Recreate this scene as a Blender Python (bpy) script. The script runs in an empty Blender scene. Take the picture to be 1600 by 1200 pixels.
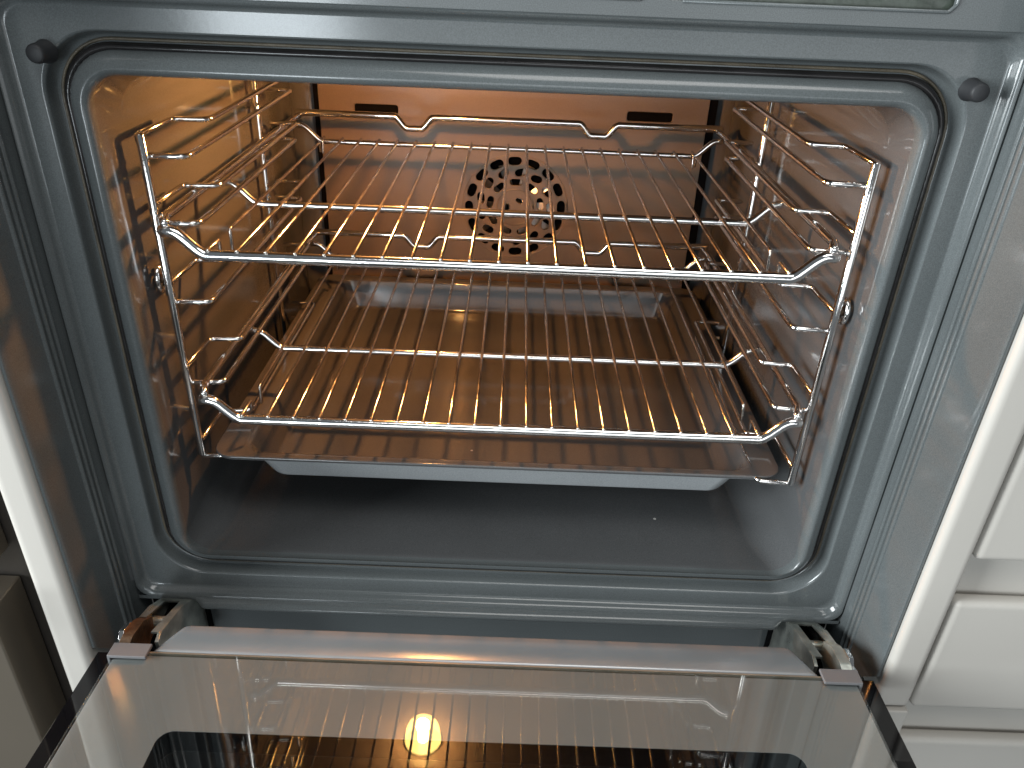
import bpy, bmesh, math, random
from mathutils import Vector, Matrix
random.seed(7)
S = bpy.context.scene
C = S.collection

# ------------------------------------------------------------------ camera
cam = bpy.data.cameras.new('camera'); cam.sensor_width = 36.0
cam.lens = 36.0 * 1215.93 / 1600.0
cam.clip_start = 0.01; cam.clip_end = 50
co = bpy.data.objects.new('camera', cam); C.objects.link(co)
yaw, pit, rol = 0.0064, -0.5161, 0.0422
f = Vector((math.sin(yaw)*math.cos(pit), math.cos(yaw)*math.cos(pit), math.sin(pit)))
r = f.cross(Vector((0, 0, 1))).normalized(); u = r.cross(f)
r2 = r*math.cos(rol) + u*math.sin(rol); u2 = u*math.cos(rol) - r*math.sin(rol)
co.matrix_world = Matrix(((r2.x, u2.x, -f.x, 0.0075), (r2.y, u2.y, -f.y, -0.4746), (r2.z, u2.z, -f.z, 0.4379), (0, 0, 0, 1)))
S.camera = co

# ------------------------------------------------------------------ light
W = bpy.data.worlds.new('World'); S.world = W; W.use_nodes = True
bg = W.node_tree.nodes['Background']; bg.inputs[0].default_value = (0.86, 0.94, 1.0, 1); bg.inputs[1].default_value = 0.15

def area(name, loc, target, sx, sy, power, col):
    l = bpy.data.lights.new(name, 'AREA'); l.shape = 'RECTANGLE'; l.size = sx; l.size_y = sy
    l.energy = power; l.color = col
    o = bpy.data.objects.new(name, l); C.objects.link(o); o.location = loc
    o.rotation_euler = (Vector(target)-Vector(loc)).to_track_quat('-Z', 'Y').to_euler()
    return o
area('window_light', (-2.25, -0.88, 0.62), (0.2, 0, 0.2), 1.2, 1.2, 132, (0.92, 0.975, 1.0))
area('far_window_light', (-0.92, -2.7, 0.02), (-0.1, 0, 0.35), 0.5, 0.85, 20, (0.84, 0.94, 1.0))
area('wide_window_light', (0.1, -2.7, 0.80), (0, 0, 0.2), 1.7, 0.6, 10, (0.90, 0.96, 1.0))
area('room_bounce_light', (0.25, -2.95, 0.05), (0.05, 0, 0.2), 3.2, 0.9, 13.5, (0.95, 0.98, 1.0))
area('ceiling_light', (0.35, -0.85, 2.0), (0, -0.2, 0.1), 1.2, 0.8, 17, (1.0, 0.985, 0.96))

S.view_settings.view_transform = 'Standard'; S.view_settings.look = 'None'
S.view_settings.exposure = 0.0; S.view_settings.gamma = 1.0
S.render.engine = 'CYCLES'
S.cycles.max_bounces = 10; S.cycles.glossy_bounces = 6; S.cycles.transparent_max_bounces = 16
S.cycles.caustics_reflective = False; S.cycles.caustics_refractive = False
S.cycles.sample_clamp_indirect = 6.0

# ------------------------------------------------------------------ materials
def mat(name, base, rough=0.4, metal=0.0, spec=0.5, bump=0.0, bscale=200, var=0.0, vscale=8, rvar=0.0, coat=0.0, emit=None, estr=0, rscale=30):
    m = bpy.data.materials.new(name); m.use_nodes = True
    nt = m.node_tree; b = nt.nodes['Principled BSDF']
    b.inputs['Base Color'].default_value = (*base, 1); b.inputs['Roughness'].default_value = rough
    b.inputs['Metallic'].default_value = metal; b.inputs['Specular IOR Level'].default_value = spec
    b.inputs['Coat Weight'].default_value = coat; b.inputs['Coat Roughness'].default_value = 0.06
    tc = nt.nodes.new('ShaderNodeTexCoord')
    if emit:
        b.inputs['Emission Color'].default_value = (*emit, 1); b.inputs['Emission Strength'].default_value = estr
    if var:
        n = nt.nodes.new('ShaderNodeTexNoise'); n.inputs['Scale'].default_value = vscale; n.inputs['Detail'].default_value = 6
        nt.links.new(tc.outputs['Object'], n.inputs['Vector'])
        mp = nt.nodes.new('ShaderNodeMapRange'); mp.inputs['From Min'].default_value = 0.3; mp.inputs['From Max'].default_value = 0.7
        mp.inputs['To Min'].default_value = 1-var; mp.inputs['To Max'].default_value = 1+var
        nt.links.new(n.outputs['Fac'], mp.inputs['Value'])
        mx = nt.nodes.new('ShaderNodeVectorMath'); mx.operation = 'SCALE'; mx.inputs[0].default_value = base
        nt.links.new(mp.outputs['Result'], mx.inputs['Scale']); nt.links.new(mx.outputs['Vector'], b.inputs['Base Color'])
    if rvar:
        n = nt.nodes.new('ShaderNodeTexNoise'); n.inputs['Scale'].default_value = rscale; n.inputs['Detail'].default_value = 5
        nt.links.new(tc.outputs['Object'], n.inputs['Vector'])
        mp = nt.nodes.new('ShaderNodeMapRange'); mp.inputs['From Min'].default_value = 0.3; mp.inputs['From Max'].default_value = 0.7
        mp.inputs['To Min'].default_value = max(0.02, rough-rvar); mp.inputs['To Max'].default_value = rough+rvar
        nt.links.new(n.outputs['Fac'], mp.inputs['Value']); nt.links.new(mp.outputs['Result'], b.inputs['Roughness'])
    if bump:
        n = nt.nodes.new('ShaderNodeTexNoise'); n.inputs['Scale'].default_value = bscale; n.inputs['Detail'].default_value = 3
        nt.links.new(tc.outputs['Object'], n.inputs['Vector'])
        bp = nt.nodes.new('ShaderNodeBump'); bp.inputs['Strength'].default_value = bump; bp.inputs['Distance'].default_value = 0.0006
        nt.links.new(n.outputs['Fac'], bp.inputs['Height']); nt.links.new(bp.outputs['Normal'], b.inputs['Normal'])
    return m

def enamel(name, base, rough, bump, wave=0.0, speck=0.0):
    """vitreous enamel: dark grey glass with faint light and dark specks, slight orange peel and some wipe marks"""
    m = mat(name, base, rough, 0, 0.5, bump, 260, rvar=0.02, rscale=14)
    nt = m.node_tree; b = nt.nodes['Principled BSDF']
    tc = nt.nodes.new('ShaderNodeTexCoord')
    n = nt.nodes.new('ShaderNodeTexNoise'); n.inputs['Scale'].default_value = 1500; n.inputs['Detail'].default_value = 2
    nt.links.new(tc.outputs['Object'], n.inputs['Vector'])
    n2 = nt.nodes.new('ShaderNodeTexNoise'); n2.inputs['Scale'].default_value = 9; n2.inputs['Detail'].default_value = 6
    nt.links.new(tc.outputs['Object'], n2.inputs['Vector'])
    a = nt.nodes.new('ShaderNodeMapRange'); a.inputs['From Min'].default_value = 0.3; a.inputs['From Max'].default_value = 0.7
    a.inputs['To Min'].default_value = 0.82; a.inputs['To Max'].default_value = 1.18
    nt.links.new(n.outputs['Fac'], a.inputs['Value'])
    a2 = nt.nodes.new('ShaderNodeMapRange'); a2.inputs['From Min'].default_value = 0.3; a2.inputs['From Max'].default_value = 0.7
    a2.inputs['To Min'].default_value = 0.92; a2.inputs['To Max'].default_value = 1.08
    nt.links.new(n2.outputs['Fac'], a2.inputs['Value'])
    mu = nt.nodes.new('ShaderNodeMath'); mu.operation = 'MULTIPLY'
    nt.links.new(a.outputs[0], mu.inputs[0]); nt.links.new(a2.outputs[0], mu.inputs[1])
    mx = nt.nodes.new('ShaderNodeVectorMath'); mx.operation = 'SCALE'; mx.inputs[0].default_value = base
    nt.links.new(mu.outputs[0], mx.inputs['Scale'])
    if speck:   # dried droplets and crumbs: small pale dots, a few of them
        vo = nt.nodes.new('ShaderNodeTexVoronoi'); vo.inputs['Scale'].default_value = 42
        nt.links.new(tc.outputs['Object'], vo.inputs['Vector'])
        sz = nt.nodes.new('ShaderNodeMath'); sz.operation = 'LESS_THAN'; sz.inputs[1].default_value = 0.055
        nt.links.new(vo.outputs['Distance'], sz.inputs[0])
        pk = nt.nodes.new('ShaderNodeSeparateColor'); nt.links.new(vo.outputs['Color'], pk.inputs[0])
        ps = nt.nodes.new('ShaderNodeMath'); ps.operation = 'GREATER_THAN'; ps.inputs[1].default_value = 1.0-speck
        nt.links.new(pk.outputs[0], ps.inputs[0])
        am = nt.nodes.new('ShaderNodeMath'); am.operation = 'MULTIPLY'; nt.links.new(sz.outputs[0], am.inputs[0]); nt.links.new(ps.outputs[0], am.inputs[1])
        mc = nt.nodes.new('ShaderNodeMix'); mc.data_type = 'RGBA'; mc.inputs['B'].default_value = (0.5, 0.49, 0.46, 1)
        nt.links.new(am.outputs[0], mc.inputs['Factor']); nt.links.new(mx.outputs['Vector'], mc.inputs['A'])
        nt.links.new(mc.outputs['Result'], b.inputs['Base Color'])
    else:
        nt.links.new(mx.outputs['Vector'], b.inputs['Base Color'])
    if wave:
        n3 = nt.nodes.new('ShaderNodeTexNoise'); n3.inputs['Scale'].default_value = 28; n3.inputs['Detail'].default_value = 2
        nt.links.new(tc.outputs['Object'], n3.inputs['Vector'])
        b3 = nt.nodes.new('ShaderNodeBump'); b3.inputs['Strength'].default_value = wave; b3.inputs['Distance'].default_value = 0.002
        nt.links.new(n3.outputs['Fac'], b3.inputs['Height'])
        old = [l.from_node for l in nt.links if l.to_socket == b.inputs['Normal']]
        if old: nt.links.new(b3.outputs['Normal'], old[0].inputs['Normal'])
        else: nt.links.new(b3.outputs['Normal'], b.inputs['Normal'])
    return m

M = {}
M['frame'] = enamel('blue_grey_enamel', (0.094, 0.105, 0.107), 0.16, 0.020, 0.0, 0.015)
M['cavity'] = enamel('grey_cavity_enamel', (0.086, 0.089, 0.091), 0.11, 0.012, 0.10, 0.04)
M['back'] = enamel('lamp_tinted_matt_back_enamel', (0.150, 0.115, 0.082), 0.30, 0.05)  # grey enamel with the lamp's warm glow put into its colour
M['tray'] = enamel('tray_enamel', (0.085, 0.086, 0.087), 0.10, 0.010, 0.05, 0.03)
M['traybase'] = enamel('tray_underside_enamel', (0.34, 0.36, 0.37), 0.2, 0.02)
M['chrome'] = mat('chrome_wire', (0.80, 0.79, 0.78), 0.10, 1.0, bump=0.12, bscale=320, rvar=0.05, rscale=120)
M['steelwire'] = mat('worn_chrome_wire', (0.76, 0.72, 0.68), 0.18, 1.0, bump=0.25, bscale=420, rvar=0.08, rscale=90)
M['zinc'] = mat('zinc_plate', (0.55, 0.57, 0.52), 0.38, 0.9, bump=0.3, bscale=300, var=0.35, vscale=60, rvar=0.12)
M['rust'] = mat('rusty_steel', (0.10, 0.058, 0.032), 0.55, 0.5, bump=0.8, bscale=400, var=0.5, vscale=120)
M['rubber'] = mat('black_rubber', (0.02, 0.021, 0.023), 0.55, 0, 0.4)
M['black'] = mat('recess_shade_black', (0.0025, 0.0025, 0.003), 0.7, 0, 0.05)  # near-black: the shade of holes and gaps put into the colour
M['gasket'] = mat('brown_gasket', (0.075, 0.062, 0.042), 0.4, 0.0, 0.5, bump=0.8, bscale=900, var=0.35, vscale=60)
M['groove_shade'] = mat('groove_shade_black', (0.016, 0.015, 0.015), 0.16, 0.0, 0.5, bump=0.1, bscale=200, var=0.3, vscale=40)  # near-black that puts shade into the groove
M['white'] = mat('white_lacquer', (0.46, 0.438, 0.40), 0.35, 0, 0.4, bump=0.03, bscale=120, var=0.03, vscale=6)
M['blackglass'] = mat('black_glass', (0.004, 0.004, 0.005), 0.04, 0, 0.5)
M['print'] = mat('grey_printed_border', (0.30, 0.302, 0.305), 0.5, 0, 0.2, var=0.04, vscale=12)
M['alu'] = mat('door_rail_aluminium', (0.45, 0.45, 0.44), 0.35, 0.8, bump=0.1, bscale=200)
M['ledge'] = mat('grey_door_ledge', (0.34, 0.35, 0.355), 0.26, 0.45, 0.5, bump=0.05, bscale=220, var=0.05, vscale=20)
M['edge'] = mat('glass_edge_tint', (0.20, 0.17, 0.13), 0.3, 0, 0.5, var=0.2, vscale=30)
M['clip'] = mat('grey_plastic_clip', (0.15, 0.15, 0.155), 0.42, 0, 0.4)
M['steel'] = mat('bronze_steel', (0.33, 0.28, 0.22), 0.32, 0.85, bump=0.05, bscale=100, var=0.08, vscale=5)
M['trim'] = mat('dark_trim', (0.05, 0.045, 0.04), 0.3, 0.3, 0.5)
M['ventglass'] = mat('pale_green_glass', (0.05, 0.062, 0.05), 0.25, 0.0, 0.6, bump=0.5, bscale=180, var=0.4, vscale=90)
M['bulb'] = mat('lit_bulb', (1, 0.9, 0.7), 0.3, emit=(1.0, 0.72, 0.30), estr=240)
M['fan'] = mat('fan_steel', (0.6, 0.58, 0.55), 0.3, 1.0, bump=0.1)

def glassmat(name, ior_f0, tint, rough=0.01, emit=None, estr=0, smear=0.0):
    m = bpy.data.materials.new(name); m.use_nodes = True; nt = m.node_tree
    for n in list(nt.nodes): nt.nodes.remove(n)
    out = nt.nodes.new('ShaderNodeOutputMaterial'); mix = nt.nodes.new('ShaderNodeMixShader')
    fr = nt.nodes.new('ShaderNodeFresnel'); fr.inputs['IOR'].default_value = ior_f0
    tr = nt.nodes.new('ShaderNodeBsdfTransparent'); tr.inputs[0].default_value = (*tint, 1)
    gl = nt.nodes.new('ShaderNodeBsdfGlossy'); gl.inputs['Roughness'].default_value = rough
    ge = nt.nodes.new('ShaderNodeNewGeometry'); mr = nt.nodes.new('ShaderNodeMapRange')
    mr.inputs['To Min'].default_value = ior_f0; mr.inputs['To Max'].default_value = 1/ior_f0
    nt.links.new(ge.outputs['Backfacing'], mr.inputs['Value']); nt.links.new(mr.outputs['Result'], fr.inputs['IOR'])
    nt.links.new(fr.outputs[0], mix.inputs[0]); nt.links.new(tr.outputs[0], mix.inputs[1]); nt.links.new(gl.outputs[0], mix.inputs[2])
    if emit:
        em = nt.nodes.new('ShaderNodeEmission'); em.inputs[0].default_value = (*emit, 1); em.inputs[1].default_value = estr
        ad = nt.nodes.new('ShaderNodeAddShader'); nt.links.new(mix.outputs[0], ad.inputs[0]); nt.links.new(em.outputs[0], ad.inputs[1])
        nt.links.new(ad.outputs[0], out.inputs[0])
    else:
        nt.links.new(mix.outputs[0], out.inputs[0])
    return m
M['pane'] = glassmat('door_glass', 2.0, (0.93, 0.95, 0.94), 0.015)
M['lampglass'] = glassmat('lamp_cover_glass', 1.5, (0.98, 0.95, 0.85), 0.03, emit=(1.0, 0.62, 0.16), estr=7.5)

# ------------------------------------------------------------------ helpers
def link(name, me, m, parent=None, smooth=True):
    o = bpy.data.objects.new(name, me); C.objects.link(o)
    if m: me.materials.append(m)
    if smooth: me.polygons.foreach_set('use_smooth', [True]*len(me.polygons))
    if parent: o.parent = parent
    return o
def mesh(name, v, fa):
    me = bpy.data.meshes.new(name); me.from_pydata([tuple(x) for x in v], [], fa); me.update(); return me
def fixn(me):
    bm = bmesh.new(); bm.from_mesh(me); bmesh.ops.recalc_face_normals(bm, faces=bm.faces); bm.to_mesh(me); bm.free(); return me
def thing(name, label, cat, loc=(0, 0, 0), group=None):
    o = bpy.data.objects.new(name, None); C.objects.link(o); o.location = loc; o.empty_display_size = 0.02
    o['label'] = label; o['category'] = cat
    if group: o['group'] = group
    return o
def fillet(pts, rad, n=6):
    pts = [Vector(p) for p in pts]; out = [pts[0]]
    for i in range(1, len(pts)-1):
        a, b, c = pts[i-1], pts[i], pts[i+1]
        d1 = (a-b); d2 = (c-b); l1, l2 = d1.length, d2.length; d1.normalize(); d2.normalize()
        ang = d1.angle(d2)
        if ang > 3.1: out.append(b); continue
        t = min(rad/math.tan(ang/2), l1*0.48, l2*0.48)
        p0 = b+d1*t; p2 = b+d2*t
        for k in range(n+1):
            s = k/n; out.append(p0*(1-s)**2 + b*2*s*(1-s) + p2*s*s)
    out.append(pts[-1]); return out
def tube_data(pts, rad, seg=10, dome=True):
    pts = [Vector(p) for p in pts]; V = []; F = []
    n = len(pts); tang = []
    for i in range(n):
        t = (pts[min(i+1, n-1)]-pts[max(i-1, 0)]).normalized(); tang.append(t)
    ref = Vector((0, 0, 1)) if abs(tang[0].z) < 0.9 else Vector((1, 0, 0))
    nrm = (ref - tang[0]*ref.dot(tang[0])).normalized()
    rings = []
    for i in range(n):
        nrm = (nrm - tang[i]*nrm.dot(tang[i])).normalized(); rings.append((pts[i], nrm.copy(), tang[i].cross(nrm), rad))
    if dome:
        p, a, b, _ = rings[0]; q, c, d, _ = rings[-1]
        rings = [(p-tang[0]*rad*0.5, a, b, rad*0.6)] + rings + [(q+tang[-1]*rad*0.5, c, d, rad*0.6)]
    for p, a, b, rr in rings:
        for k in range(seg):
            w = 2*math.pi*k/seg; V.append(p + a*rr*math.cos(w) + b*rr*math.sin(w))
    for i in range(len(rings)-1):
        for k in range(seg):
            F.append((i*seg+k, i*seg+(k+1) % seg, (i+1)*seg+(k+1) % seg, (i+1)*seg+k))
    F.append(tuple(range(seg))[::-1]); F.append(tuple(range((len(rings)-1)*seg, len(rings)*seg)))
    return V, F
def tube(name, pts, rad, m, parent=None, seg=10, dome=True):
    v, fa = tube_data(pts, rad, seg, dome); return link(name, fixn(mesh(name, v, fa)), m, parent)
def box(name, x0, x1, y0, y1, z0, z1, m, parent=None, bev=0.0, seg=3):
    bm = bmesh.new(); bmesh.ops.create_cube(bm, size=1)
    for v in bm.verts: v.co = Vector(((x0+x1)/2+v.co.x*(x1-x0), (y0+y1)/2+v.co.y*(y1-y0), (z0+z1)/2+v.co.z*(z1-z0)))
    if bev: bmesh.ops.bevel(bm, geom=bm.edges[:], offset=bev, segments=seg, profile=0.6, affect='EDGES', clamp_overlap=True)
    me = bpy.data.meshes.new(name); bm.to_mesh(me); bm.free()
    o = link(name, me, m, parent, smooth=False)
    if bev: flat_smooth(o)
    return o
def flat_smooth(o, ang=0.6):
    bm = bmesh.new(); bm.from_mesh(o.data)
    for fa in bm.faces: fa.smooth = True
    for e in bm.edges: e.smooth = not (len(e.link_faces) == 2 and e.calc_face_angle(0) > ang)
    bm.to_mesh(o.data); bm.free()
    w = o.modifiers.new('weighted_normals', 'WEIGHTED_NORMAL'); w.keep_sharp = True; w.weight = 90
def rrect(x0, x1, z0, z1, rad, n=10):
    """rounded rectangle as (x,z) points, counter-clockwise"""
    pts = []
    for cx, cz, a0 in ((x1-rad, z0+rad, -90), (x1-rad, z1-rad, 0), (x0+rad, z1-rad, 90), (x0+rad, z0+rad, 180)):
        for k in range(n+1):
            a = math.radians(a0+90*k/n); pts.append((cx+rad*math.cos(a), cz+rad*math.sin(a)))
    return pts
def loft(name, rings, m, parent=None, close_last=False, ang=None):
    n = len(rings[0]); V = [p for rg in rings for p in rg]; F = []
    for i in range(len(rings)-1):
        for k in range(n): F.append((i*n+k, i*n+(k+1) % n, (i+1)*n+(k+1) % n, (i+1)*n+k))
    if close_last: F.append(tuple(range((len(rings)-1)*n, len(rings)*n)))
    me = mesh(name, V, F); o = link(name, me, m, parent)
    if ang: flat_smooth(o, ang)
    return o
def plate(name, outer, holes, thick, mtx, m, parent=None, bevel=0.0):
    """flat sheet with holes, drawn in local XY, extruded both ways, then placed by mtx"""
    cu = bpy.data.curves.new(name, 'CURVE'); cu.dimensions = '2D'; cu.fill_mode = 'BOTH'; cu.extrude = thick/2; cu.bevel_depth = bevel; cu.bevel_resolution = 2
    for pl in [outer]+holes:
        sp = cu.splines.new('POLY'); sp.points.add(len(pl)-1); sp.use_cyclic_u = True
        for q, w in zip(sp.points, pl): q.co = (w[0], w[1], 0, 1)
    t = bpy.data.objects.new('tmp', cu); C.objects.link(t)
    dg = bpy.context.evaluated_depsgraph_get(); me = bpy.data.meshes.new_from_object(t.evaluated_get(dg))
    bpy.data.objects.remove(t); bpy.data.curves.remove(cu)
    me.transform(mtx); me.name = name; me.materials.clear()
    o = link(name, me, m, parent, smooth=False); flat_smooth(o, 0.7); return o
def xz(y): # local (x,y)->(x,z) sheet at depth y
    return Matrix(((1, 0, 0, 0), (0, 0, -1, y), (0, 1, 0, 0), (0, 0, 0, 1)))

# ================================================================== OVEN
oven = thing('built_in_oven', 'open blue-grey enamel built-in oven with its door folded down', 'oven', (0, 0.2, -0.05))
OV = Matrix.Translation((0, -0.2, 0.05))
def own(o):          # parent to oven keeping world placement
    o.parent = oven; o.matrix_parent_inverse = OV; return o
ZT = 0.366
def ring(o_, y, rad, dz0=0.0, dz1=0.0):
    if o_ < 0: dz0 = o_*1.35
    return [Vector((a, y, b)) for a, b in rrect(-0.249-o_, 0.249+o_, -o_+dz0, ZT+o_+dz1, rad)]
prof = [(-0.0040, 0.0070, .020), (-0.0040, 0.0050, .020), (-0.0037, 0.0028, .0205), (-0.0029, 0.0009, .021), (-0.0015, -0.0006, .022), (0.0000, -0.0011, .023), (0.0015, -0.0009, .024),
        (0.0040, 0.0002, .026), (0.0064, 0.0018, .028), (0.0082, 0.0042, .030), (0.0096, 0.0078, .032), (0.0112, 0.0108, .033), (0.0140, 0.0120, .036),
        (0.0168, 0.0114, .037), (0.0184, 0.0096, .038), (0.0192, 0.0060, .038), (0.0196, 0.0020, .038), (0.0202, 0.0004, .038), (0.0212, -0.0002, .038),
        (0.0325, -0.0002, .016), (0.0338, -0.0005, .014), (0.0349, -0.0014, .013), (0.0356, -0.0028, .012), (0.0362, -0.0048, .012),
        (0.0371, -0.0063, .012), (0.0385, -0.0073, .0115), (0.0402, -0.0076, .011)]
fr = own(loft('front_frame', [ring(*p) for p in prof], M['frame'], ang=1.2))

# frame below the fold: a rolled sill, then the recessed lower face; frame above the fold: vent panel
zb = -0.0402
sp = [(-0.0076, zb), (-0.0115, zb-0.0010), (-0.0142, zb-0.0026), (-0.0150, zb-0.0048), (-0.0136, zb-0.0070), (-0.0100, zb-0.0082), (0.004, zb-0.0095), (0.0125, zb-0.0120), (0.014, zb-0.018), (0.014, zb-0.10)]
V = []; F = []
xs = [-0.2892, -0.2845, -0.2445, -0.2425, -0.2395, -0.2360, -0.2335, 0.2335, 0.2360, 0.2395, 0.2425, 0.2445, 0.2845, 0.2892]
for x in xs:
    q = min(1.0, max(0.0, (0.2445-abs(x))/0.011)); q = q*q*(3-2*q)
    for y, z in sp: V.append((x, -0.0076+(y+0.0076)*q if y < -0.0076 else y, zb+(z-zb)*(0.45+0.55*q) if z > zb-0.02 else z))
n = len(sp)
for i in range(len(xs)-1):
    for k in range(n-1): F.append((i*n+k, i*n+k+1, (i+1)*n+k+1, (i+1)*n+k))
sill = own(link('sill', mesh('sill', V, F), M['frame']))
# vent panel above
holes = [rrect(0.084, 0.240, 0.4135, 0.45, 0.004, 5), rrect(-0.086, 0.074, 0.4135, 0.45, 0.004, 5), rrect(-0.250, -0.096, 0.4135, 0.45, 0.004, 5)]
vp = own(plate('vent_panel', [(-0.2892, ZT+0.0395), (0.2892, ZT+0.0395), (0.2892, 0.52), (-0.2892, 0.52)], holes, 0.0012, xz(-0.0068), M['frame'], bevel=0.0006))
for h in holes:
    xa = [p[0] for p in h]
    gl = own(box('vent_glass', min(xa)-0.002, max(xa)+0.002, -0.0035, -0.001, 0.411, 0.455, M['ventglass']))
    s = own(tube('vent_rim', fillet([(min(xa)+0.01, -0.0078, 0.4137), (max(xa)-0.003, -0.0078, 0.4137), (max(xa)+0.0005, -0.0078, 0.4175), (max(xa)+0.0005, -0.0078, 0.445)], 0.003), 0.0011, M['frame'], seg=8))
notch = own(loft('notch_shade', [[Vector((0.254+a, -0.0078, 0.4125+b)) for a, b in ((0, 0), (0.006, 0.03), (-0.006, 0.03))], [Vector((0.254+a*.7, -0.0074, 0.4135+b)) for a, b in ((0, 0), (0.006, 0.03), (-0.006, 0.03))]], M['black'], close_last=True))  # black wedge painted in for the shade of a notch

# gasket in the groove
gp = [Vector((a, 0.0108, b)) for a, b in rrect(-0.249-0.0152, 0.249+0.0152, -0.0152, ZT+0.0152, 0.036, 12)]
gp.append(gp[0].copy()); gp.append(gp[1].copy())
own(tube('door_gasket', gp, 0.0010, M['gasket'], seg=8, dome=False))

sr = []
for o_, y in ((0.0092, 0.0104), (0.0098, 0.0072), (0.0112, 0.0064), (0.0126, 0.0074), (0.0134, 0.0104)):
    sr.append([Vector((a, y, b)) for a, b in rrect(-0.249-o_, 0.249+o_, -o_, ZT+o_, 0.033, 12)])
own(loft('groove_shade_ribbon', sr, M['groove_shade']))  # near-black ribbon added to darken the groove

# rubber bumpers
for s in (-1, 1):
    V = []; F = []; seg = 24
    prf = [(0.0066, 0.0004), (0.0064, -0.001), (0.0056, -0.0025), (0.0054, -0.0105), (0.0049, -0.0122), (0.0042, -0.0128), (0.0, -0.0126)]
    for rr, y in prf:
        for k in range(seg):
            a = 2*math.pi*k/seg; V.append(((-0.2622 if s < 0 else 0.2655)+rr*math.cos(a), y, 0.3742+rr*math.sin(a)))
    for i in range(len(prf)-1):
        for k in range(seg): F.append((i*seg+k, i*seg+(k+1) % seg, (i+1)*seg+(k+1) % seg, (i+1)*seg+k))
    own(link('rubber_bumper', fixn(mesh('rubber_bumper', V, F)), M['rubber']))

# side walls of the door recess, with two shallow vertical ribs
for s in (-1, 1):
    prf = [(0.2900, 0.010), (0.2904, -0.004), (0.2912, -0.0145)]
    for yc in (-0.0185, -0.0245, -0.0305):
        prf.append((0.2912, yc+0.0022))
        for k in range(9):
            a = math.pi*k/8; prf.append((0.2912 - 0.0019*math.sin(a), yc+0.0019*math.cos(a)))
        prf.append((0.2912, yc-0.0022))
    prf += [(0.2918, -0.036), (0.2950, -0.060), (0.2956, -0.0645), (0.2966, -0.066), (0.2985, -0.066)]
    V = []; F = []
    n = len(prf)
    for x, y in prf:
        bot = -0.080 if y > -0.03 else -0.080 + (-0.03-y)/0.036*0.043
        V += [(s*x, y, bot), (s*x, y, 0.56)]
    for i in range(n-1): F.append((2*i, 2*i+1, 2*i+3, 2*i+2) if s > 0 else (2*i, 2*i+2, 2*i+3, 2*i+1))
    o = own(link('side_wall', mesh('side_wall', V, F), M['frame'])); flat_smooth(o, 0.5)

# cavity: walls, floor, ceiling and rounded back
def cring(dx, y, rad): return [Vector((a, y, b)) for a, b in rrect(-0.2445+dx, 0.2445-dx, -0.0030+dx, 0.3585+min(1.0, max(0.0, (y-0.036)/0.03))*0.016-dx, rad)]
rings = [ring(-0.0040, 0.0070, .020), ring(-0.0040, 0.012, .0205)]
rings += [cring(0, 0.036, .026), cring(0, 0.05, .028), cring(0, 0.15, .028), cring(0, 0.28, .028), cring(0, 0.425, .028)]
for k in range(1, 7):
    a = math.pi/2*k/6; rings.append(cring(0.020*(1-math.cos(a)), 0.425+0.020*math.sin(a), 0.028))
cav = own(loft('cavity', rings, M['cavity'], close_last=True, ang=1.2))
for poly in cav.data.polygons: pass

# back panel with air slots and perforated fan cover
FX, FZ, BY = 0.008, 0.164, 0.434
def slot(cx, cz, L, w, ang, n=5):
    pts = []
    for sgn in (1, -1):
        for k in range(n+1):
            a = math.radians(-90+180*k/n) + (0 if sgn > 0 else math.pi)
            px = sgn*(L/2-w/2) + w/2*math.cos(a); pz = w/2*math.sin(a)
            pts.append((cx+px*math.cos(ang)-pz*math.sin(ang), cz+px*math.sin(ang)+pz*math.cos(ang)))
    return pts
holes = [rrect(-0.1765, -0.1265, 0.2640, 0.2755, 0.003, 3), rrect(0.1290, 0.1810, 0.2675, 0.2790, 0.003, 3)]
for rr, n_, L, w, off in ((0.0545, 16, 0.0175, 0.0106, 0.1), (0.0418, 13, 0.0150, 0.0096, 0.0), (0.0300, 9, 0.0160, 0.0086, 0.25), (0.0095, 3, 0.0095, 0.0066, 0.5)):
    for k in range(n_):
        a = 2*math.pi*(k+off)/n_
        holes.append(slot(FX+rr*math.cos(a), FZ+rr*math.sin(a), L, w, a+math.pi/2+(0.35 if rr == 0.0418 else 0)))
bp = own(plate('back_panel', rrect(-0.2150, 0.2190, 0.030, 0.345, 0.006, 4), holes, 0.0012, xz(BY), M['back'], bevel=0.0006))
for rr, t in ((0.0215, 0.0012), (0.0620, 0.0010)):
    ccl = [(FX+rr*math.cos(2*math.pi*k/40), BY-0.0008, FZ+rr*math.sin(2*math.pi*k/40)) for k in range(42)]
    e = tube('embossed_ring', ccl, t, M['back'], bp, seg=6, dome=False)
for sx in (-0.130, 0.135):
    V = []; F = []
    for rr, y in ((0.0048, BY-0.001), (0.0045, BY-0.003), (0.003, BY-0.004), (0.0012, BY-0.0036)):
        for k in range(14): V.append((sx+rr*math.cos(k*math.pi/7), y, 0.082+rr*math.sin(k*math.pi/7)))
    for i in range(3):
        for k in range(14): F.append((i*14+k, i*14+(k+1) % 14, (i+1)*14+(k+1) % 14, (i+1)*14+k))
    F.append(tuple(range(42, 56)))
    link('screw', fixn(mesh('screw', V, F)), M['rust'], bp)
own(box('air_slot_shade', -0.20, -0.10, BY+0.0012, BY+0.0085, 0.255, 0.285, M['black'])); own(box('air_slot_shade', 0.11, 0.20, BY+0.0012, BY+0.0085, 0.255, 0.290, M['black']))  # black blocks put in for the shade inside the air slots
own(box('panel_gap_shade', 0.2194, 0.2290, BY+0.0010, BY+0.0040, 0.030, 0.345, M['black'])); own(box('panel_gap_shade', -0.2215, -0.2154, BY+0.0010, BY+0.0040, 0.030, 0.345, M['black']))  # black strips painted in for shade at the panel edges
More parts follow.
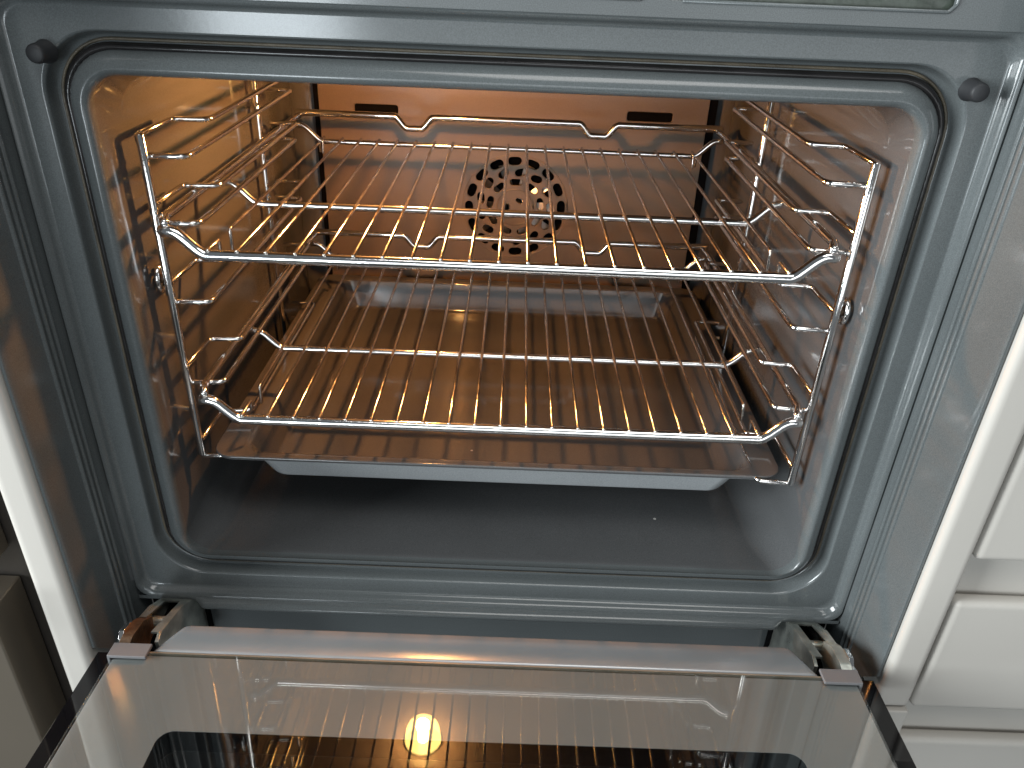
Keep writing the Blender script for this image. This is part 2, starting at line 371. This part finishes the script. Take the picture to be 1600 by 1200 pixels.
# fan chamber, its shade put in as black, + wheel behind the cover
ch = own(loft('fan_chamber', [[Vector((FX+rr*math.cos(2*math.pi*k/32), y, FZ+rr*math.sin(2*math.pi*k/32))) for k in range(32)] for rr, y in ((0.068, BY+0.0015), (0.068, BY+0.0095))], M['black'], close_last=True))
fan = own(link('fan_wheel', None or mesh('fan_wheel', *(lambda d: d)(tube_data([(FX, BY+0.003, FZ), (FX, BY+0.0085, FZ)], 0.008, 16))), M['fan']))
for k in range(10):
    a = 2*math.pi*k/10; c, s = math.cos(a), math.sin(a)
    def pt(rr, tt, y): return (FX+rr*c-tt*s, y, FZ+rr*s+tt*c)
    me = mesh('blade', [pt(.010, -.003, BY+.004), pt(.050, -.006, BY+.0035), pt(.050, .006, BY+.0085), pt(.010, .003, BY+.0065), pt(.010, -.003, BY+.0045), pt(.050, -.006, BY+.004), pt(.050, .006, BY+.009), pt(.010, .003, BY+.007)],
              [(0, 1, 2, 3), (7, 6, 5, 4), (0, 4, 5, 1), (1, 5, 6, 2), (2, 6, 7, 3), (3, 7, 4, 0)])
    link('blade', me, M['fan'], fan, smooth=False)

# oven lamp in the ceiling
LX, LY = -0.080, 0.172
V = []; F = []; seg = 28
prf = [(0.0215, z+0.0165) for z in (0.3590,)] + [(q, z+0.0155) for q, z in ((0.0213, 0.3480), (0.0200, 0.3400), (0.0170, 0.3335), (0.0120, 0.3290), (0.006, 0.3268), (0.0008, 0.3262))]
cover = own(loft('lamp_cover', [[Vector((LX+rr*math.cos(2*math.pi*k/seg), LY+rr*math.sin(2*math.pi*k/seg), z)) for k in range(seg)] for rr, z in prf], M['lampglass'], close_last=True))
tube('lamp_ring', [(LX+0.0226*math.cos(2*math.pi*k/30), LY+0.0226*math.sin(2*math.pi*k/30), 0.3738) for k in range(32)], 0.0010, M['chrome'], cover, seg=8, dome=False)
tube('bulb', [(LX, LY, 0.371), (LX, LY, 0.357)], 0.0062, M['bulb'], cover, seg=12)
pl = bpy.data.lights.new('oven_lamp_light', 'POINT'); pl.energy = 5.0; pl.color = (1.0, 0.37, 0.105); pl.shadow_soft_size = 0.008
po = bpy.data.objects.new('oven_lamp_light', pl); C.objects.link(po); po.location = (LX, LY, 0.3490)

# ------------------------------------------------------------------ door
DP = Vector((0, -0.0865, -0.0165)); TILT = -0.034
DM = Matrix.Translation(DP) @ Matrix.Rotation(TILT, 4, 'X')
door = own(box('door', -0.2945, 0.2945, -0.40, 0.0205, -0.0270, -0.0230, M['blackglass'], bev=0.0008, seg=2))
door.matrix_basis = DM
def dpart(o): o.parent = door; return o
# inner glass pane
pane = dpart(box('inner_glass', -0.268, 0.268, -0.385, 0.0, -0.0014, 0.0, M['pane'], bev=0.0003, seg=2))
inn = rrect(-0.2095, 0.2095, -0.34, -0.0620, 0.010, 8)
pb = dpart(plate('printed_border', [(-0.2672, -0.384), (0.2672, -0.384), (0.2672, -0.001), (-0.2672, -0.001)], [inn], 0.0004, Matrix.Translation((0, 0, -0.0022)), M['print']))
dpart(box('middle_glass', -0.255, 0.255, -0.38, -0.004, -0.0150, -0.0120, M['blackglass']))
for s in (-1, 1):
    dpart(box('door_rail', *sorted((s*0.2610, s*0.2676)), -0.385, 0.0, -0.0229, -0.0052, M['alu'], bev=0.0008))
dpart(box('glass_edge', -0.2675, 0.2675, 0.0002, 0.0014, -0.0046, -0.0002, M['edge']))
# ledge between the hinges
prf = [(0.0016, -0.0030), (0.0018, -0.0004), (0.0024, 0.0004), (0.0040, 0.0007), (0.0120, 0.0009), (0.0200, 0.0008), (0.0262, 0.0005), (0.0278, -0.0002), (0.0286, -0.0014), (0.0290, -0.0040), (0.0291, -0.020)]
V = []; F = []
nx = 12
def ledge_half(y): return 0.2440-(y/0.0285)*0.0150
cols = []
for y, z in prf:
    h = ledge_half(y); row = []
    for t, dz in ((-1.0, -0.006), (-0.995, -0.002), (-0.985, -0.0006), (-0.97, 0), (0.97, 0), (0.985, -0.0006), (0.995, -0.002), (1.0, -0.006)):
        row.append((h*t, y, z+dz))
    cols.append(row)
n = 8
V = [p for row in cols for p in row]
for i in range(len(cols)-1):
    for k in range(n-1): F.append((i*n+k, i*n+k+1, (i+1)*n+k+1, (i+1)*n+k))
led = dpart(link('door_ledge', fixn(mesh('door_ledge', V, F)), M['ledge']))
mod = None
# corner clips
for s in (-1, 1):
    x0, x1 = sorted((s*0.2425, s*0.2700))
    c = dpart(box('corner_clip', x0, x1, -0.0065, 0.006, 0.0004, 0.0030, M['clip'], bev=0.0007))
    xa, xb = sorted((s*0.2683, s*0.2702))
    box('clip_flange', xa, xb, -0.0064, 0.0059, -0.012, 0.0012, M['clip'], c, bev=0.0005)

# hinges
for s in (-1, 1):
    hx = 0.2615
    hm = Matrix.Translation((s*hx, -0.010, -0.060)) @ Matrix.Rotation(0.0, 4, 'X')
    hole = own(box('hinge_slot_shade', *sorted((s*0.243, s*0.2885)), 0.0090, 0.0135, -0.150, -0.0510, M['black']))  # black plate that stands in for the slot's shade
    # channel: two side plates and a bridged, slotted top plate sloping down towards the door
    def side_plate(nm, x, th, pts, m, par=None):
        me_pts = [(y, z) for y, z in pts]
        mt = Matrix(((0, 0, 1, x), (1, 0, 0, 0), (0, 1, 0, 0), (0, 0, 0, 1)))
        o = plate(nm, me_pts, [], th, mt, m, par, bevel=0.0003); return o
    arm = own(side_plate('hinge', s*0.2470, 0.0022, [(0.010, -0.0535), (-0.026, -0.0330), (-0.060, -0.0230), (-0.068, -0.0260), (-0.068, -0.034), (-0.055, -0.060), (0.010, -0.095)], M['zinc']))
    side_plate('outer_plate', s*0.2700, 0.0022, [(0.010, -0.0535), (-0.026, -0.0330), (-0.046, -0.0270), (-0.050, -0.034), (-0.040, -0.060), (0.010, -0.095)], M['zinc'], arm)
    # top strips
    def strip(nm, xa, xb, ya, za, yb, zb_, m, th=0.002):
        xa, xb = sorted((xa, xb))
        v = [(xa, ya, za), (xb, ya, za), (xb, yb, zb_), (xa, yb, zb_)]
        v += [(a, b, c-th) for a, b, c in v]
        me = fixn(mesh(nm, v, [(0, 1, 2, 3), (4, 5, 6, 7), (0, 1, 5, 4), (1, 2, 6, 5), (2, 3, 7, 6), (3, 0, 4, 7)]))
        return link(nm, me, m, arm, smooth=False)
    strip('top_bridge', s*0.2470, s*0.2700, 0.004, -0.0495, -0.0130, -0.0397, M['zinc'])
    strip('top_strip', s*0.2470, s*0.2530, -0.0132, -0.0398, -0.062, -0.0222, M['zinc'])
    strip('top_strip', s*0.2650, s*0.2700, -0.0132, -0.0398, -0.044, -0.0262, M['zinc'])
    box('hinge_shade_block', *sorted((s*0.2482, s*0.2688)), -0.058, 0.008, -0.090, -0.056, M['black'], arm)  # black block added as the shade inside the channel
    # rusty locking claw on the outer side, with a bright worn edge
    cl = side_plate('locking_claw', s*0.2665, 0.0075, fillet([(-0.040, -0.0300), (-0.052, -0.0215), (-0.070, -0.0190), (-0.080, -0.0225), (-0.080, -0.038), (-0.060, -0.050), (-0.042, -0.042), (-0.040, -0.0300)], 0.006, 5), M['rust' if s < 0 else 'zinc'], arm)
    if s < 0: cl['label'] = 'rusty brown locking claw'
    side_plate('worn_edge', s*0.2722, 0.0030, [(-0.050, -0.0260), (-0.056, -0.0195), (-0.066, -0.0180), (-0.070, -0.0225), (-0.076, -0.0205), (-0.082, -0.0240), (-0.082, -0.036), (-0.060, -0.046)], M['chrome'], arm)
    tube('rivet', [(s*0.248, -0.032, -0.043), (s*0.269, -0.032, -0.043)], 0.0040, M['zinc'], arm, seg=12)
    tube('rivet', [(s*0.248, -0.066, -0.036), (s*0.266, -0.066, -0.036)], 0.0032, M['black'], arm, seg=12)

# ================================================================== shelf supports
ZU = [0.3230, 0.2765, 0.2195, 0.1525, 0.0850]
ZL = [0.3085, 0.2632, 0.2052, 0.1390, 0.0710]
for s, nm in ((-1, 'chromed shelf support hanging on the amber-lit left wall'), (1, 'chromed shelf support hanging on the grey right wall')):
    py = 0.034 if s < 0 else 0.024
    ry = 0.275 if s < 0 else 0.262
    t = thing('shelf_support', nm, 'oven rack', (s*0.236, 0.15, 0.06), 'chromed side supports in the oven')
    inv = Matrix.Translation((-s*0.236, -0.15, -0.06))
    def sub(o): o.matrix_parent_inverse = inv; return o
    sub(tube('post', [(s*0.2345, py, 0.322 if s < 0 else 0.325), (s*0.2345, py+0.002, 0.0735)], 0.0030, M['chrome'], t))
    sub(tube('post', [(s*0.2345, ry, 0.345), (s*0.2345, ry, 0.060)], 0.0030, M['chrome'], t))
    for zu, zl in zip(ZU, ZL):
        dz = 0.0015 if s > 0 else -0.0005
        yj = py+0.050; ye = ry+0.006
        sub(tube('upper_rail', fillet([(s*0.2345, py+0.002, zu+dz), (s*0.2335, yj, zu+dz), (s*0.2085, yj+0.002, zu+dz), (s*0.2085, ye+0.03, zu+dz), (s*0.2345, ye+0.03, zu+dz-0.001)], 0.006), 0.0021, M['chrome'], t, seg=8))
        sub(tube('lower_rail', fillet([(s*0.2345, py+0.003, zl+dz), (s*0.2085, py+0.005, zl+dz), (s*0.2085, ye+0.02, zl+dz), (s*0.2345, ye+0.02, zl+dz)], 0.006), 0.0021, M['chrome'], t, seg=8))
    # fixing eye behind the front post
    ez = 0.222
    eye = own(tube('fixing_eye', [(s*(0.2405), py+0.004+0.0065*math.cos(2*math.pi*k/24), ez+0.0085*math.sin(2*math.pi*k/24)) for k in range(26)], 0.0018, M['chrome'], seg=8, dome=False))
    tube('fixing_bolt', [(s*0.2415, py+0.004, ez), (s*0.2375, py+0.004, ez)], 0.0036, M['rust'], eye, seg=10)

# ================================================================== wire racks
def make_rack(label, x0, y0, z0):
    """z0 = height of the dipped bars' centre line; local origin at rack centre front"""
    t = thing('wire_rack', label, 'wire rack', (x0, y0, z0), 'wire racks in the oven')
    d = 0.0165; a = 0.1975; HR = 0.2235
    def dip_bar(nm, y, rad, reach, m):
        half = []
        for k in range(15):
            q = k/14; half.append((a-0.0035+0.0235*q, y, (d-0.0005)*q*q*(3-2*q)))
        pts = [(-p[0], p[1], p[2]) for p in reversed(half)] + half
        pts = [(-reach, y, d-0.0005)] + pts + [(reach, y, d-0.0005)]
        return tube(nm, pts, rad, m, t, seg=12)
    dip_bar('front_bar', 0.0, 0.0040, HR-0.001, M['chrome'])
    dip_bar('middle_bar', 0.118, 0.0030, HR-0.001, M['chrome'])
    dip_bar('rear_bar', 0.343, 0.0028, HR-0.001, M['chrome'])
    for s in (-1, 1):
        pts = [(s*(HR-0.004), 0.000, d+0.0045), (s*HR, 0.012, d+0.0055), (s*HR, 0.335, d+0.0055), (s*(HR-0.004), 0.350, d+0.0075)]
        tube('side_rail', fillet(pts, 0.008), 0.0031, M['chrome'], t)
    zs = d+0.0098; st = [(-HR+0.001, 0.354, zs)]
    for xc in (-0.100, 0.094):
        for k in range(13):
            q = k/12; st.append((xc-0.0210+0.0140*q, 0.354, zs-0.0120*q*q*(3-2*q)))
        for k in range(13):
            q = 1-k/12; st.append((xc+0.0210-0.0140*q, 0.354, zs-0.0120*q*q*(3-2*q)))
    st.append((HR-0.001, 0.354, zs))
    tube('rear_stop', st, 0.0036, M['chrome'], t, seg=12)
    wr = 0.00135; zt = 0.0040
    sp_ = 0.01935
    me = None
    for k in range(1, 20):
        x = -0.1935+sp_*k
        if me is None:
            v, fa = tube_data([(0, -0.0018, zt), (0, 0.116, zt-0.0003), (0, 0.345, zt-0.0006)], wr, 8); me = fixn(mesh('wire', v, fa))
            w = link('wire', me, M['steelwire'], t)
        else:
            w = bpy.data.objects.new('wire', me); C.objects.link(w); w.parent = t
        w.location = (x, 0, 0)
    for s in (-1, 1):
        x = s*0.1935
        tube('end_wire', fillet([(x, 0.043, zt-0.0150), (x, 0.0435, zt), (x, 0.322, zt-0.0005), (x, 0.324, zt-0.010)], 0.002), wr, M['steelwire'], t, seg=8)
        tube('front_hook', fillet([(x, -0.0018, zt), (x, 0.020, zt), (x+s*0.0005, 0.0215, zt-0.009)], 0.002), wr, M['steelwire'], t, seg=8)
        tube('rear_hook', fillet([(x, 0.345, zt), (x, 0.337, zt-0.001), (x, 0.334, zt-0.014)], 0.002), wr, M['steelwire'], t, seg=8)
    return t
make_rack('upper chromed wire rack above the fan level, nearest the oven top', -0.0015, 0.0165, 0.2488)
make_rack('lower chromed wire rack just above the enamel baking tray', 0.0034, 0.0178, 0.1191)

# ================================================================== baking tray
def trect(x, y0, y1, z, rad): return [Vector((a, b, z)) for a, b in rrect(-x, x, y0, y1, rad, 8)]
tr_ = thing('baking_tray', 'grey enamel baking tray with sloping sides on the lowest shelf level', 'baking tray', (0.002, 0.0, 0.0))
tz = 0.0745
seq = [(0.2275, 0.0325, 0.4205, tz-0.0032, .016), (0.2290, 0.0315, 0.4215, tz-0.0018, .017), (0.2290, 0.0315, 0.4215, tz-0.0004, .017), (0.2278, 0.0325, 0.4205, tz+0.0004, .016),
       (0.2080, 0.0385, 0.4130, tz, .016), (0.2040, 0.0400, 0.4105, tz-0.0006, .016), (0.2024, 0.0412, 0.4088, tz-0.0025, .016), (0.1935, 0.0560, 0.4021, tz-0.0310, .016),
       (0.1926, 0.0570, 0.4012, tz-0.0328, .016), (0.1910, 0.0585, 0.3996, tz-0.0338, .016), (0.1885, 0.0610, 0.3970, tz-0.0340, .015)]
top = [trect(*q) for q in seq]
bot = [trect(x+0.0003, y0-0.0003, y1+0.0003, z-0.0016, rd) for x, y0, y1, z, rd in reversed(seq[4:])]
rings = top
n = len(top[0]); V = [p for rg in top for p in rg]; F = []
for i in range(len(top)-1):
    for k in range(n): F.append((i*n+k, i*n+(k+1) % n, (i+1)*n+(k+1) % n, (i+1)*n+k))
F.append(tuple(range((len(top)-1)*n, len(top)*n)))
pan = link('pan', mesh('pan', V, F), M['tray'], tr_)
flat_smooth(pan, 1.0)
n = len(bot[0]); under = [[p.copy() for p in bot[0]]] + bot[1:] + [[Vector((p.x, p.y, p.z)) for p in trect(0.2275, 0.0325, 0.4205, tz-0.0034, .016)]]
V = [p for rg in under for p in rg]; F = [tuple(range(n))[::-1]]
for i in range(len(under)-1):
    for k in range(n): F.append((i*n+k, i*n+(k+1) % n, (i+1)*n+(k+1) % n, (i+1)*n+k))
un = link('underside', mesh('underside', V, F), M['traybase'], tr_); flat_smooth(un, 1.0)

# ================================================================== cabinets
cabr = thing('kitchen_cabinet', 'white lacquered cabinet with drawers right of the oven', 'cabinet', (0.5, -0.04, -0.5))
CI = Matrix.Translation((-0.5, 0.04, 0.5))
def cr(o): o.parent = cabr; o.matrix_parent_inverse = CI; return o
cr(box('end_panel', 0.2995, 0.3258, -0.0720, 0.30, -0.0640, 0.60, M['white'], bev=0.0060, seg=5))
cr(box('base_panel', 0.2995, 0.3258, -0.0745, 0.30, -0.50, -0.0650, M['white'], bev=0.0020, seg=3))
cr(box('carcass', 0.3300, 0.80, -0.057, 0.30, -0.50, 0.60, M['white']))
for z0, z1 in ((0.0840, 0.60), (-0.0660, 0.0455), (-0.30, -0.1030)):
    cr(box('drawer_front', 0.3288, 0.80, -0.0700, -0.0580, z0, z1, M['white'], bev=0.0055, seg=5))

cabl = thing('filler_panel', 'slim white cabinet side panel left of the oven', 'cabinet panel', (-0.308, 0.1, -0.5))
p_ = box('end_panel', -0.3235, -0.2990, -0.0720, 0.30, -0.50, 0.60, M['white'], cabl, bev=0.0070, seg=5); p_.matrix_parent_inverse = Matrix.Translation((0.308, -0.1, 0.5))

app = thing('neighbouring_appliance', 'bronze-grey steel appliance front at the far left edge', 'appliance', (-0.5, 0, -0.5))
AI = Matrix.Translation((0.5, 0, 0.5))
def ap(o): o.parent = app; o.matrix_parent_inverse = AI; return o
ap(box('body', -0.80, -0.3290, -0.0420, 0.30, -0.50, 0.60, M['trim']))
ap(box('door_panel', -0.80, -0.3520, -0.0820, -0.0430, -0.50, 0.0120, M['steel'], bev=0.0020))
ap(box('upper_panel', -0.80, -0.3520, -0.0720, -0.0430, 0.0400, 0.60, M['steel'], bev=0.0020))
ap(tube('edge_trim', [(-0.3400, -0.0450, -0.50), (-0.3400, -0.0450, 0.60)], 0.0022, M['steel'], seg=8))
ap(tube('handle', [(-0.80, -0.0980, 0.0280), (-0.3620, -0.0980, 0.0280)], 0.0065, M['alu'], seg=14))
